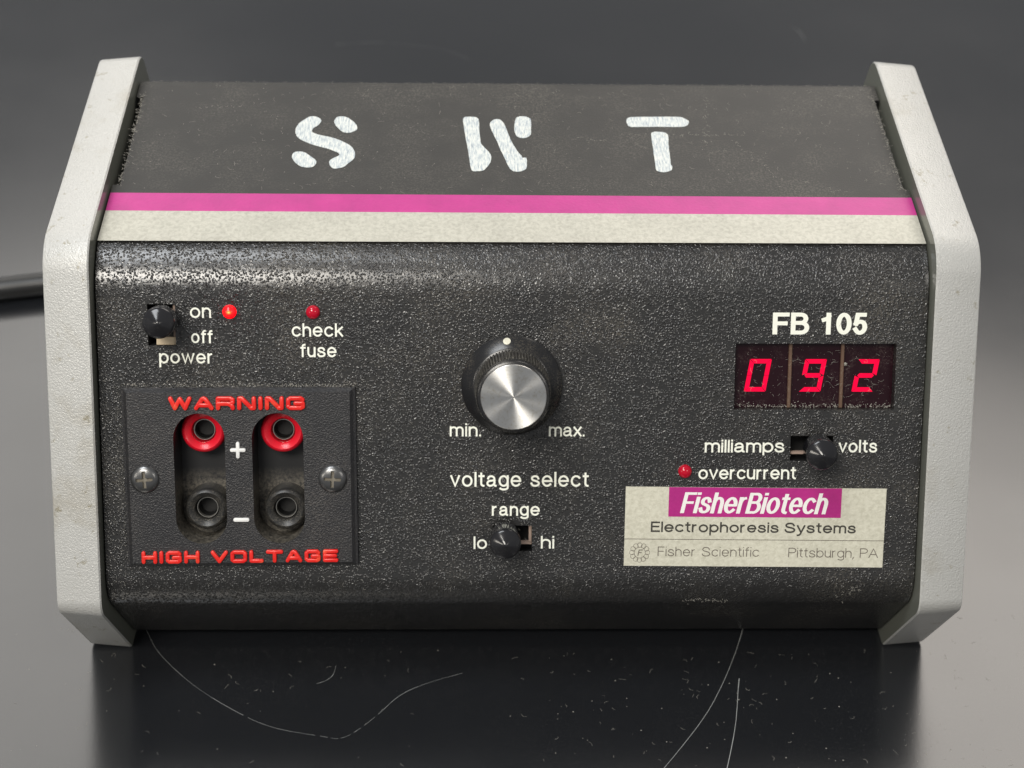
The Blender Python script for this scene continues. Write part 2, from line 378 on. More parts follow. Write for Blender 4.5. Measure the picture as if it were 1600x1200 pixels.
def text(s, x0, x1, base, cap, M, parent, m, t, xr=.755, track=1.0, shear=0.0, space=1.5, h=0.03, name='lettering', desc=.22, ay=1.0, pos=None):
    xh = cap * xr; gap = .16 * xh * track
    def width(k):
        w = 0; 
        for ch in s: w += (space * .19 * xh + .12 * xh) if ch == ' ' else G[ch][0] * xh * k + t + gap
        return w - gap
    lo, hi = 0.2, 3.0
    for _ in range(40):
        md = (lo + hi) / 2
        if width(md) > x1 - x0: hi = md
        else: lo = md
    k = lo; mb = MB(); x = x0; c = 0
    for ch in s:
        if ch == ' ': x += space * .19 * xh + .12 * xh; continue
        w, st = G[ch]
        if pos: x = pos[0][0]; k = (pos[0][1] - x - t) / (w * xh); pos = pos[1:]
        up = ch.isupper() or ch.isdigit()
        for pl in st:
            pts = []
            for px, py in pl:
                q = t * ay
                if up: yy = q / 2 + py / 2 * (cap - q)
                elif py < 0: yy = q / 2 + py * (cap * desc)
                elif py <= 1: yy = q / 2 + py * (xh - q)
                else: yy = (xh - q / 2) + (py - 1) * (cap - xh)
                pts.append((x + t / 2 + px * xh * k, yy))
            v, f = ribbon(pts, t, True, ay)
            z = h + 0.006 * c; c = (c + 1) % 7
            mb.add([(a + b * shear, base + b, z) for a, b in v], f)
        x += w * xh * k + t + gap
    for i, q in enumerate(mb.f):    # keep every face pointing out
        a, b, cc = (Vector(mb.v[j][:2]) for j in q[:3])
        if (b - a).cross(cc - a) < 0: mb.f[i] = tuple(reversed(q))
    return mb.obj(name, m, M, parent)

# ------------------------------------------------------------------ setting: the bench top
TB = MB(); TB.box(-1500, 1500, -700, 1900, -30, 0)
table = TB.obj('bench_top', M_table); tag(table, kind='structure')
SCR = [[(-102.2,30.4),(-100.6,27.3),(-95.7,18.7),(-85.4,7.6),(-73.2,-1.8),(-62.5,-7.7),(-49.8,-10.8),(-43.6,-11.3),(-36.8,-5.4),(-29.6,3.2),(-22.0,7.8),(-13.1,11.2)],[(67.8,33.7),(66.1,29.1),(62.3,18.6),(56.9,6.2),(50.3,-5.8),(38.7,-21.9),(31.8,-30.1)],[(62.1,9.0),(61.2,4.6),(58.8,-7.8),(54.8,-22.0),(51.9,-30.2)],[(-10.5,12.9),(-8.3,-8.8),(-6.9,-21.7),(-6.1,-29.9)],[(-75.9,419.6),(-55.6,422.8),(-28.0,416.7),(-9.7,402.7)],[(-60.9,29.0),(-59.4,26.0)],[(-72.3,12.0),(-63.3,8.4),(-54.5,5.8)],[(36.8,6.8),(37.2,-2.4),(37.4,-14.5)],[(-58.1,-10.7),(-49.2,-18.3),(-39.2,-22.5)],[(146.6,446.1),(150.1,438.5),(150.6,426.4)],[(-47.4,14.2),(-48.0,10.7),(-49.9,8.6),(-52.1,7.6)]]
for pl in SCR[:3] + SCR[4:6] + SCR[9:]:
    q = cr(pl, 8) if len(pl) > 2 else pl
    mb = MB(); i = 0
    bright = 55 < pl[0][0] < 100
    while i < len(q) - 2:
        k = rnd.randint(6, 14) if bright else rnd.randint(2, 6)
        v, f = ribbon(q[i:i + k + 1], rnd.uniform(.08, .19) if bright else rnd.uniform(.03, .08), False)
        mb.add([(a, b, .03) for a, b in v], f); i += k + (0 if bright else rnd.choice((0, 0, 1)))
    mb.obj('scratch', M_scratch, None, table)

# ------------------------------------------------------------------ the power supply
PROFILE = [(21.3, 0.0), (150, 0.0), (170.5, 45), (127.7, 128.2), (40.9, 116.8), (0.0, 33.45)]   # (y, z), counter-clockwise
PR = [2.2, 4, 8, 7.5, 13, 6]
root = bpy.data.objects.new('power_supply', None); S.collection.objects.link(root)
root.empty_display_size = .03
WM[root.name] = T(0, 70, 0); root.matrix_world = WM[root.name]
tag(root, label='black bench power supply with silver end panels and a lit red three-digit readout', category='power supply')

# end panels
def end_panel(sgn, nm):
    rings = [(103.66, .35), (104.05, 0.0), (114.5, .9), (114.9, 1.1), (115.05, 1.6)]
    mb = MB(); n = 0; loops = []
    for x, ins in rings:
        p = rpoly(PROFILE, [max(.5, r - ins) for r in PR], ins); n = len(p); loops.append([(sgn * x, y, z) for y, z in p])
    mb.v = [q for l in loops for q in l]
    for r in range(len(rings) - 1):
        for i in range(n):
            j = (i + 1) % n; q = (r * n + i, r * n + j, r * n + n + j, r * n + n + i); mb.f.append(q if sgn < 0 else q[::-1]); mb.m.append(0)
    mb.f.append(tuple(range(n)) if sgn < 0 else tuple(reversed(range(n)))); mb.m.append(1)
    k = (len(rings) - 1) * n; mb.f.append(tuple(k + i for i in range(n))[::(-1 if sgn < 0 else 1)]); mb.m.append(0)
    me = obj('end_panel', mb.v, mb.f, [M_silver, M_inner], None, root, 25, mb.m)
    return me
end_panel(-1, ''); end_panel(1, '')

# housing
hx = 103.15
prof = rpoly(PROFILE, [1.0, 3, 5, 2.6, 19, 11], [3.3, 4.5, 8.7, 4.5, 4.5, 4.5], [3, 4, 4, 6, 36, 16])
# extra vertex where the striped band ends is not needed: stripes are laid on as bands of their own
n = len(prof); mb = MB()
mb.v = [(-hx, y, z) for y, z in prof] + [(hx, y, z) for y, z in prof]
for i in range(n):
    j = (i + 1) % n; mb.f.append((i, i + n, j + n, j)); mb.m.append(0)
mb.f.append(tuple(range(n))); mb.f.append(tuple(reversed(range(n, 2 * n)))); mb.m += [0, 0]
mb.f = [tuple(reversed(q)) for q in mb.f]
housing = mb.obj('housing', [M_front, M_top, M_dark], None, root)
def cut(M, x0, x1, y0, y1, z0, z1, m=M_dark):
    b = MB(); b.box(x0, x1, y0, y1, z0, z1); return b.obj('cutter', m, M)
SLOTS = [(-90.66, -83.83, 67.62, 77.97), (-5.19, 4.85, 14.93, 21.66), (69.95, 80.86, 38.49, 44.94)]
cutters = [cut(FR, a, b, c, d, -9, 1) for a, b, c, d in SLOTS]
DISP = (55.3, 95.8, 51.7, 68.5)
cutters.append(cut(FR, *DISP, -3.2, 1))
PLX = (-97.4, -39.5, 11.6, 57.2)
cutters.append(cut(FR, PLX[0] + 4, PLX[1] - 4, PLX[2] + 3, PLX[3] - 3, -14, 1))
cutters += [cut(TP, -104, -101.3, 30.5, 71, -6, 2), cut(TP, 101.9, 104, 30, 71.5, -6, 2)]
boolean(housing, cutters)
me = housing.data
TPi = TP.inverted(); FRi = FR.inverted()
while len(me.materials) > 3: me.materials.pop()
for p in me.polygons:
    c = TPi @ p.center; d = FRi @ p.center; q = 0
    if abs(c.z) < .0004 and c.y > .006: q = 1
    elif p.normal.z > -0.2 and c.y > 0.079: q = 1
    if d.z < -.0003 and abs(p.center.x) < .101 and d.z > -.016 and 0.005 < d.y < .085 and p.area < .004: q = 2 if d.z < -.0029 else 0
    if c.z < -.0004 and abs(p.center.x) > .101 and c.z > -.0065 and .029 < c.y < .072 and p.area < .001: q = 2
    p.material_index = q
def band(name, m, s0, s1, x0, x1, w=.06, M=TP, parent=housing, slope=0.0):
    b = MB(); b.v = [(x0, s0, 0.01), (x1, s0 + slope, 0.01), (x1, s1 + slope, .01), (x0, s1, .01), (x0, s0, w), (x1, s0 + slope, w), (x1, s1 + slope, w), (x0, s1, w)]
    b.f = [(4, 5, 6, 7), (0, 1, 5, 4), (1, 2, 6, 5), (2, 3, 7, 6), (3, 0, 4, 7)]; b.m = [0] * 5
    return b.obj(name, m, M, parent)
band('magenta_stripe', M_pink, 19.52, 27.0, -hx, hx, slope=-.55)
band('silver_stripe', M_stripe, 7.35, 19.5, -hx, hx, .055)

# painted stencil letters
SWT = {'S':[[(-51.58,59.65),(-52.0,61.02),(-53.14,61.78),(-54.67,61.92),(-56.29,60.29),(-57.64,58.18),(-58.2,55.71),(-57.91,53.46),(-57.01,51.6),(-54.84,49.77),(-51.96,48.14),(-49.33,47.06),(-47.13,45.81),(-46.02,44.91),(-45.71,43.93),(-46.74,42.98),(-47.93,41.81),(-48.16,40.38),(-47.63,38.78),(-46.64,37.97),(-45.2,38.26),(-43.98,38.99),(-43.02,40.42),(-41.85,42.23),(-41.6,44.22),(-41.96,46.22),(-43.26,48.59),(-45.05,50.05),(-47.06,51.51),(-49.26,52.42),(-51.45,53.15),(-53.23,54.07),(-53.73,55.0),(-53.41,56.51),(-52.21,57.85)],[(-48.05,59.8),(-47.47,61.53),(-46.19,62.08),(-44.64,61.56),(-43.25,60.04),(-41.83,57.77),(-41.73,55.88),(-42.34,55.12),(-43.8,54.27),(-45.32,54.63),(-46.48,56.02),(-47.57,57.9)],[(-58.21,43.52),(-57.67,45.16),(-56.21,45.47),(-54.69,44.93),(-53.31,43.39),(-51.82,41.78),(-51.57,40.35),(-52.14,38.91),(-53.57,38.37),(-55.26,38.71),(-56.62,39.94),(-57.7,41.73)]],'W':[[(-13.07,61.12),(-12.37,62.09),(-10.62,62.23),(-9.31,61.86),(-8.77,60.4),(-8.63,56.21),(-8.26,50.22),(-7.63,48.38),(-6.57,46.55),(-5.73,44.73),(-5.53,42.92),(-5.76,41.11),(-6.83,38.6),(-7.68,37.45),(-9.14,37.09),(-10.4,37.22),(-10.93,38.56),(-11.25,42.15),(-11.79,47.6),(-12.34,52.41),(-12.79,56.93)],[(-5.79,58.9),(-4.95,60.63),(-3.63,61.22),(-2.55,60.39),(-1.81,58.56),(-1.1,55.53),(-0.3,51.78),(0.92,47.72),(1.73,45.53),(2.55,44.08),(2.74,43.18),(3.7,43.18),(3.92,41.2),(3.69,38.69),(2.82,37.44),(1.34,36.96),(-0.01,37.41),(-0.93,39.01),(-1.73,42.23),(-2.94,46.58),(-4.17,51.75),(-5.32,55.87)],[(1.29,61.27),(2.07,62.36),(3.39,62.61),(4.7,62.08),(5.43,60.93),(5.4,57.11),(5.25,54.09),(4.46,52.77),(3.16,52.27),(1.88,52.74),(1.15,54.05),(0.84,57.06)]],'T':[[(31.58,61.21),(32.59,62.38),(34.8,62.59),(40.32,62.77),(46.05,62.75),(47.53,62.15),(48.61,60.81),(48.48,59.46),(47.49,58.3),(45.38,57.97),(39.92,57.99),(35.54,57.87),(32.7,57.84),(31.79,58.9)],[(37.82,54.22),(38.39,55.36),(39.71,55.56),(41.22,55.39),(42.41,54.08),(42.16,49.96),(42.08,45.54),(41.98,40.82),(42.29,39.57),(41.83,37.95),(39.85,37.05),(38.21,37.57),(37.83,38.63),(37.83,43.31),(37.83,48.44)]]}
for L_, polys in SWT.items():
    mb = MB()
    for pl in polys:
        q = cr(pl, 3, True); q = [(x + rnd.uniform(-.05, .05), y + rnd.uniform(-.05, .05)) for x, y in q]
        if sum(q[i - 1][0] * q[i][1] - q[i][0] * q[i - 1][1] for i in range(len(q))) < 0: q.reverse()
        k = len(q); mb.add([(x, y, .0) for x, y in q] + [(x, y, .09) for x, y in q], [tuple(range(k, 2 * k))] + [(i, (i + 1) % k, k + (i + 1) % k, k + i) for i in range(k)])
    mb.obj('painted_letter', M_paint, TP, housing)

# printed lettering on the front
def ft(*a, **k): return text(*a, FR, root, M_white, **k)
def pr(s, x0, x1, b, cap, t, **k): return text(s, x0, x1, b, cap, FR, root, M_white, t, **k)
pr('on', -80.17, -74.99, 74.55, 3.3, .45, xr=.79)
pr('off', -80.05, -74.74, 68.25, 3.3, .45, xr=.76)
pr('power', -88.07, -74.73, 63.15, 3.35, .45, xr=.77, desc=.28)
pr('check', -55.2, -42.5, 69.95, 3.35, .45, xr=.77)
pr('fuse', -53.15, -44.2, 64.8, 3.35, .45, xr=.77)
pr('min.', -16.1, -8.25, 44.75, 3.35, .46, xr=.76)
pr('max.', 8.8, 17.8, 44.75, 3.35, .46, xr=.76, track=.7)
pr('voltage select', -15.98, 19.02, 31.75, 3.85, .51, xr=.78, desc=.25, space=2.6)
pr('range', -5.45, 6.71, 24.2, 3.35, .48, xr=.77, desc=.26)
pr('lo', -10.05, -6.65, 15.5, 3.3, .46, xr=.77)
pr('hi', 7.06, 10.45, 15.6, 3.3, .46, xr=.77)
pr('milliamps', 48.26, 68.45, 40.65, 3.3, .47, xr=.78, desc=.22, track=.85)
pr('volts', 82.24, 92.05, 40.65, 3.3, .47, xr=.78, track=.9)
pr('overcurrent', 46.82, 71.65, 33.7, 3.35, .47, xr=.77, track=.8)
pr('FB 105', 64.4, 88.16, 70.8, 5.5, 1.2, ay=.82, pos=[(64.4, 68.5), (68.95, 73.6), (76.6, 79.0), (80.35, 84.2), (84.55, 88.2)])

# toggle switches: cap on a stubby lever in a slot, pale bracket seen behind
def toggle(slot, base, tip, label, vert):
    x0, x1, y0, y1 = slot; b = MB()
    if vert:
        b.box(x1 - .75, x1 - .05, y0 + .1, y1 - .2, -2.6, -1.4, 0); b.box(x0 + 1.9, x1 - .1, y0 + .1, y0 + 2.0, -2.2, -.9, 1)
    else:
        if tip[0] < (x0 + x1) / 2: b.box(x1 - .85, x1 - .15, y0 + 1.9, y1 - .1, -2.4, -1.2, 0)
        b.box(x0 + .1, x1 - .1, y0 + 1.5, y0 + 2.2, -2.6, -1.2, 0)
    sw = b.obj('toggle_switch', [M_tan, M_cream], FR, root)
    d = Vector((tip[0] - base[0], tip[1] - base[1], 15.0)).normalized()
    rot = Vector((0, 0, 1)).rotation_difference(d).to_matrix().to_4x4()
    l = MB(); l.lathe([(1.6, -6), (1.7, 1.5), (3.4, 1.6), (3.75, 2.0), (3.85, 3.5), (3.92, 9.6), (3.86, 10.2), (3.65, 10.6), (3.2, 10.86), (2.4, 11.24), (1.4, 11.72), (.5, 12.14), (.1, 12.26)], 40)
    l.obj('lever', M_gloss, FR @ T(base[0], base[1], 0) @ rot, sw, 40)
toggle(SLOTS[0], (-86.8, 74.2), (-85.6, 74.9), '', True)
toggle(SLOTS[1], (-2.2, 19.3), (-2.2, 19.9), '', False)
toggle(SLOTS[2], (76.6, 42.1), (75.5, 42.5), '', False)

# indicator lamps
def lamp(x, y, m, label):
    b = MB(); r = 1.72
    b.lathe([(r, -1), (r, .35)] + [(r * math.cos(a), .35 + 1.25 * math.sin(a)) for a in (.3, .6, .9, 1.2, 1.4)], 32)
    o = b.obj('indicator_lamp', m, FR @ T(x, y, 0), root, 50)
    if label: o['label'] = label
lamp(-70.42, 76.12, M_led_on, 'glowing red indicator lamp beside the word on')
lamp(-49.88, 76.1, M_led_off, ''); lamp(43.35, 35.82, M_led_off, '')

# voltage knob
KX, KY = -.6, 57.95
KM = FR @ T(KX, KY, 0)
b = MB()
b.lathe([(12.3, .25), (12.65, .5), (12.6, 1.1), (12.2, 1.55), (9.9, 3.3), (9.35, 3.6)], 96)
NT = 72
def knurl(k, i): return 1.0 if k in (0, 5, 6, 7) else (1.0 if i % 4 in (0, 1) else .93)
b.lathe([(9.3, 3.4), (9.5, 3.9), (9.35, 8), (9.15, 14.0), (8.95, 14.7), (8.85, 14.9), (8.85, 16.6), (8.6, 17.1)], NT * 4, rf=knurl, ms=[1, 1, 1, 1, 0, 0, 0, 0])
b.lathe([(8.6, 17.1), (8.0, 17.35)], 96, cap1=True)
knob = b.obj('control_knob', [M_knob, M_knurl], KM, root, 35)
c = MB(); c.lathe([(7.95, 17.2), (7.92, 17.5), (7.8, 17.62), (7.7, 17.62), (4, 17.60), (2, 17.60), (.02, 17.60)], 96)
c.obj('metal_cap', M_cap, KM, knob, 30)
c = MB(); c.lathe([(.98, 0), (.95, .12), (.85, .15)], 24)
ang = math.atan2(11.45, -1.35); dm = KM @ T(11.35 * math.cos(ang), 11.35 * math.sin(ang), 2.25) @ Matrix.Rotation(ang, 4, 'Z') @ Matrix.Rotation(math.radians(37), 4, 'Y')
c.obj('pointer_dot', M_label, dm, knob, 40)

# terminal plate with its two deep wells
PC = ((PLX[0] + PLX[1]) / 2, (PLX[2] + PLX[3]) / 2)
PM = FR @ T(PC[0], PC[1], 0) @ Matrix.Rotation(math.radians(.35), 4, 'Z')
W2, H2 = 29.0, 22.8
b = MB(); b.v = []
for w, h, z in ((W2 - 5, H2 - 4, -10.5), (W2 - 5, H2 - 4, .02), (W2, H2, .02), (W2, H2, 1.0), (W2 - .55, H2 - .25, 1.25), (W2 - 1.4, H2 - .95, 2.0)):
    b.v += [(-w, -h, z), (w, -h, z), (w, h, z), (-w, h, z)]
b.f = [(3, 2, 1, 0), (20, 21, 22, 23)]
for r in range(5):
    for i in range(4): j = (i + 1) % 4; b.f.append((r * 4 + i, r * 4 + j, r * 4 + 4 + j, r * 4 + 4 + i))
b.m = [0] * len(b.f)
plate = b.obj('terminal_plate', [M_plate, M_well], PM, root)
def stadium(cx, y0, y1, r, z0, z1):
    p = [(cx + r * math.cos(a), y1 - r + r * math.sin(a)) for a in [math.pi * i / 20 for i in range(21)]] + [(cx + r * math.cos(a), y0 + r + r * math.sin(a)) for a in [math.pi + math.pi * i / 20 for i in range(21)]]
    k = len(p); m_ = MB(); m_.add([(x, y, z0) for x, y in p] + [(x, y, z1) for x, y in p], [tuple(reversed(range(k))), tuple(range(k, 2 * k))] + [(i, (i + 1) % k, k + (i + 1) % k, k + i) for i in range(k)])
    return m_
WX = (-78.43 - PC[0], -58.93 - PC[0]); WY = (17.6 - PC[1], 50.95 - PC[1])
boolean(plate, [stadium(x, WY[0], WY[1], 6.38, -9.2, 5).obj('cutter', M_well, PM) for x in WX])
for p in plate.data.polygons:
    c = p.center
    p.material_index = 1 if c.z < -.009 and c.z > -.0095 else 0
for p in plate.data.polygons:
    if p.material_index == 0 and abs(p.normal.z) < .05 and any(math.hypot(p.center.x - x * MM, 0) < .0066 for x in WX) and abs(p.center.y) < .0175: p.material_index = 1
# jacks
def jack(cx, cy, r, m, lab):
    b = MB()
    b.lathe([(r + .1, -9.3), (r, -4.4), (r - .12, -3.5), (r - .5, -2.9), (r - 1.0, -2.65), (3.35, -3.3), (3.1, -3.6), (3.0, -6.2), (2.66, -6.2), (2.2, -7.4), (2.2, -9.1)], 48, ms=[0] * 8 + [1, 1, 1])
    o = b.obj('banana_jack', [m, M_dark], FR @ T(cx, cy, 0), root, 35); o['label'] = lab
    s = MB(); s.lathe([(2.72, -5.6), (2.72, -5.1), (2.66, -4.95), (2.54, -4.95), (2.5, -5.1), (2.5, -6.3)], 40, cap1=False)
    s.obj('metal_sleeve', M_metal, FR @ T(cx, cy, 0), o, 35)
jack(-78.2, 45.45, 5.65, M_jackr, 'red banana jack at the top of the left well')
jack(-58.25, 45.5, 5.65, M_jackr, 'red banana jack at the top of the right well')
jack(-77.9, 25.2, 5.4, M_jackb, 'dusty black banana jack at the bottom of the left well')
jack(-57.9, 25.2, 5.4, M_jackb, 'dusty black banana jack at the bottom of the right well')
# screws
scr_me = None
for x, y, rot in ((-92.2, 34.2, 4), (-45.4, 34.35, -3)):
    sm = FR @ T(x, y, 2.0) @ Matrix.Rotation(math.radians(rot), 4, 'Z')
    if scr_me is None:
        b = MB(); b.lathe([(3.55, -.3), (3.55, .28), (3.42, .5), (3.0, .86), (2.3, 1.12), (1.4, 1.27), (.6, 1.33), (.1, 1.34)], 48, cap0=True)
        s = b.obj('screw', [M_screw, M_recess], sm, plate)
        k, L = .42, 2.1; pl = [(k, k), (k, L), (-k, L), (-k, k), (-L, k), (-L, -k), (-k, -k), (-k, -L), (k, -L), (k, -k), (L, -k), (L, k)]
        c1 = MB(); c1.add([(x, y, .5) for x, y in pl] + [(x, y, 2.5) for x, y in pl], [tuple(reversed(range(12))), tuple(range(12, 24))] + [(i, (i + 1) % 12, 12 + (i + 1) % 12, 12 + i) for i in range(12)])
        boolean(s, [c1.obj('cutter', M_recess, sm)])
        scr_me = s.data
        for p in scr_me.polygons:
            c = p.center
            inner = max(abs(c.x), abs(c.y)) < .0022 and (c.z < .00052 or (abs(p.normal.z) < .2 and math.hypot(c.x, c.y) < .0025))
            p.material_index = 1 if inner and c.z > .0002 else 0
        scr_me.polygons.foreach_set('use_smooth', [True] * len(scr_me.polygons)); scr_me.set_sharp_from_angle(angle=math.radians(30))
    else: link('screw', scr_me, sm, plate)
# raised red and white characters
def chars(name, strs, m, w, hgt, M, parent):
    mb = MB()
    for pl in strs:
        for seg in (pl,):
            q = [Vector(p) for p in seg]; n = len(q)
            closed = n > 3 and (q[0] - q[-1]).length < 1e-4
            for i in range(n - 1):
                a, b_ = q[i], q[i + 1]; d = (b_ - a); L = d.length
                if L < 1e-5: continue
                d /= L; nn = Vector((-d.y, d.x)); rows = []; K = 8
                prof = [(w / 2, 0), (w / 2, hgt * .6), (w / 2 * .88, hgt * .92), (w / 2 * .72, hgt)]
                base = len(mb.v)
                for rr, z in prof:
                    ring = []
                    for e, (cpt, a0) in enumerate(((b_, -90), (a, 90))):
                        for k_ in range(K + 1):
                            an = math.radians(a0 + 180 * k_ / K); ring.append(cpt + d * rr * math.cos(an) + nn * rr * math.sin(an))
                    mb.v += [(p.x, p.y, z) for p in ring]
                R_ = 2 * (K + 1)
                for r in range(len(prof) - 1):
                    for k_ in range(R_): j = (k_ + 1) % R_; mb.f.append((base + r * R_ + k_, base + r * R_ + j, base + r * R_ + R_ + j, base + r * R_ + R_ + k_)); mb.m.append(0)
                mb.f.append(tuple(base + (len(prof) - 1) * R_ + k_ for k_ in range(R_))); mb.m.append(0)
                hgt += .0025
    return mb.obj(name, m, M, parent, 60)
CAPS = {  # square extended capitals in a 1 x 1 box
 'W': (1.30, [[(0, 1), (.30, 0), (.65, .95), (1.0, 0), (1.30, 1)]]),
 'A': (1.05, [[(0, 0), (.40, .92), (.52, 1), (.64, .92), (1.05, 0)], [(.25, .30), (.80, .30)]]),
 'R': (1.0, [[(0, 0), (0, 1), (.85, 1), (1.0, .88), (1.0, .60), (.85, .46), (0, .46)], [(.70, .46), (.95, .25), (1.0, 0)]]),
 'N': (1.0, [[(0, 0), (0, 1), (.18, 1), (.82, 0), (1.0, 0), (1.0, 1)]]), 'I': (.0, [[(0, 0), (0, 1)]]),
 'G': (1.0, [[(.98, .85), (.85, 1), (.15, 1), (0, .85), (0, .15), (.15, 0), (.85, 0), (1.0, .12), (1.0, .48), (.50, .48)]]),
 'H': (.95, [[(0, 0), (0, 1)], [(.95, 0), (.95, 1)], [(0, .5), (.95, .5)]]), 'V': (1.1, [[(0, 1), (.55, 0), (1.1, 1)]]),
 'O': (1.05, [[(.15, 0), (0, .15), (0, .85), (.15, 1), (.9, 1), (1.05, .85), (1.05, .15), (.9, 0), (.15, 0)]]),
 'L': (.85, [[(0, 1), (0, 0), (.85, 0)]]), 'T': (1.1, [[(0, 1), (1.1, 1)], [(.55, 1), (.55, 0)]]),
 'E': (.95, [[(.95, 1), (0, 1), (0, 0), (.95, 0)], [(0, .5), (.85, .5)]])}
def raised(word, x0, x1, y0, y1, w, slope=0.0, sp=.30, gapw=1.0):
    cap = y1 - y0 - w; tot = 0; adv = []
    k = None
    units = sum(CAPS[c][0] for c in word if c != ' '); nch = len([c for c in word if c != ' '])
    gaps = (len(word) - 1); fixed = nch * w + sp * w * (gaps - 1) + word.count(' ') * gapw
    k = (x1 - x0 - fixed) / units; x = x0; strs = []
    for ch in word:
        if ch == ' ': x += gapw; continue
        cw, st = CAPS[ch]
        for pl in st: strs.append([(x + w / 2 + px * k, y0 + w / 2 + py * cap + slope * (x - x0)) for px, py in pl])
        x += cw * k + w + sp * w
    return strs
PF = FR @ T(0, 0, 2.0)
chars('raised_lettering', raised('WARNING', -85.75, -52.55, 51.75, 55.2, 1.05, .004, sp=.55), M_red_raised, 1.1, .6, PF, plate)
chars('raised_lettering', raised('HIGH VOLTAGE', -93.6, -44.2, 12.35, 15.6, .95, .010, sp=.65, gapw=2.2), M_red_raised, 1.0, .6, PF, plate)
chars('raised_plus', [[(-70.35, 41.65), (-67.35, 41.65)], [(-68.85, 40.0), (-68.85, 43.3)]], M_white_raised, .95, .6, PF, plate)
chars('raised_minus', [[(-69.9, 23.75), (-66.85, 23.75)]], M_white_raised, 1.0, .6, PF, plate)

# three-digit readout
b = MB(); b.box(DISP[0] + .03, DISP[1] - .03, DISP[2] + .03, DISP[3] - .03, -3.15, -2.6)
disp = b.obj('digital_display', M_disp, FR, root)
for x in (69.55, 82.75):
    b = MB(); b.box(x - .42, x + .42, DISP[2] + .1, DISP[3] - .05, -2.58, -1.75, bev=.15); b.obj('divider', M_div, FR, disp)
def digit(x, segs):
    # x: left of the bottom edge; 5.7 wide, 8.3 high, leaning right
    w, h, t, sk, gp = 5.45, 8.3, 1.12, .165, .05; y0 = 55.88; b = MB()
    def q(pts): b.add([(x + a + c_ * sk, y0 + c_, -2.56) for a, c_ in pts] + [(x + a + c_ * sk, y0 + c_, -2.40) for a, c_ in pts], [tuple(range(len(pts), 2 * len(pts)))] + [(i, (i + 1) % len(pts), len(pts) + (i + 1) % len(pts), len(pts) + i) for i in range(len(pts))])
    H = h / 2
    S_ = {'a': [(gp * 2, h), (t + gp, h - t), (w - t - gp, h - t), (w - gp * 2, h)][::-1], 'd': [(gp * 2, 0), (w - gp * 2, 0), (w - t - gp, t), (t + gp, t)],
          'g': [(t * .55, H), (t, H - t / 2), (w - t, H - t / 2), (w - t * .55, H), (w - t, H + t / 2), (t, H + t / 2)],
          'f': [(0, H + gp), (t, H + t / 2 + gp), (t, h - t - gp), (0, h - gp * 2)], 'e': [(0, gp * 2), (t, t + gp), (t, H - t / 2 - gp), (0, H - gp)],
          'b': [(w - t, H + t / 2 + gp), (w, H + gp), (w, h - gp * 2), (w - t, h - t - gp)], 'c': [(w - t, t + gp), (w, gp * 2), (w, H - gp), (w - t, H - t / 2 - gp)]}
    if 'g' not in segs:
        S_['f'][1] = (t, H + gp); S_['e'][2] = (t, H - gp); S_['b'][0] = (w - t, H + gp); S_['c'][3] = (w - t, H - gp)
    for s in segs: q(S_[s])
    b.obj('digit', M_seg, FR, disp)
digit(58.15, 'abcdef'); digit(72.1, 'abcdfg'); digit(85.5, 'abdeg')

# foil name label
LM = FR @ T(28.28, 11.09, 0) @ Matrix.Rotation(math.radians(-.5), 4, 'Z')
b = MB(); b.box(0, 66.5, 0, 20.75, .01, .14); lab = b.obj('name_label', M_label, LM, root)
b = MB(); b.box(11.0, 55.1, 13.0, 20.72, .142, .16); b.obj('magenta_panel', M_pink, LM, lab)
def lt(s, x0, x1, y, cap, t, m, **k): return text(s, x0, x1, y, cap, LM, lab, m, t, h=.17, **k)
lt('FisherBiotech', 13.95, 51.1, 13.95, 5.45, .98, M_lab_white, shear=.22, track=.30, xr=.79, ay=.66)
lt('Electrophoresis Systems', 6.65, 59.15, 8.95, 2.75, .44, M_ink, track=1.0, space=2.3, xr=.77, desc=.3)
lt('Fisher Scientific', 8.6, 34.6, 2.62, 2.5, .21, M_ink2, track=1.15, space=3.0, xr=.74)
lt('Pittsburgh, PA', 42.1, 65.2, 2.55, 2.5, .21, M_ink2, track=1.0, space=3.0, xr=.74, desc=.3)
b = MB(); b.box(.0, 66.5, 6.98, 7.14, .142, .165); b.obj('ruled_line', M_ink2, LM, lab)
mb = MB(); c = 0
for i in range(12):
    a = math.radians(30 * i); v, f = ribbon(arc(3.98 + 1.98 * math.cos(a), 3.5 + 1.98 * math.sin(a), .60, .60, 0, 360, 18), .10); mb.add([(p, q, .17 + .006 * (i % 4)) for p, q in v], [tuple(reversed(x)) for x in f])
v, f = ribbon(arc(3.98, 3.5, 1.42, 1.42, 0, 360, 32), .09); mb.add([(p, q, .20) for p, q in v], [tuple(reversed(x)) for x in f])
for i, pl in enumerate(([(3.55, 2.75), (3.85, 4.2), (4.7, 4.2)], [(3.72, 3.5), (4.4, 3.5)])):
    v, f = ribbon(pl, .2); mb.add([(p, q, .21 + .005 * i) for p, q in v], [tuple(reversed(x)) for x in f])
for i, q in enumerate(mb.f):
    a, b_, cc = (Vector(mb.v[j][:2]) for j in q[:3])
    if (b_ - a).cross(cc - a) < 0: mb.f[i] = tuple(reversed(q))
mb.obj('flower_emblem', M_ink2, LM, lab)

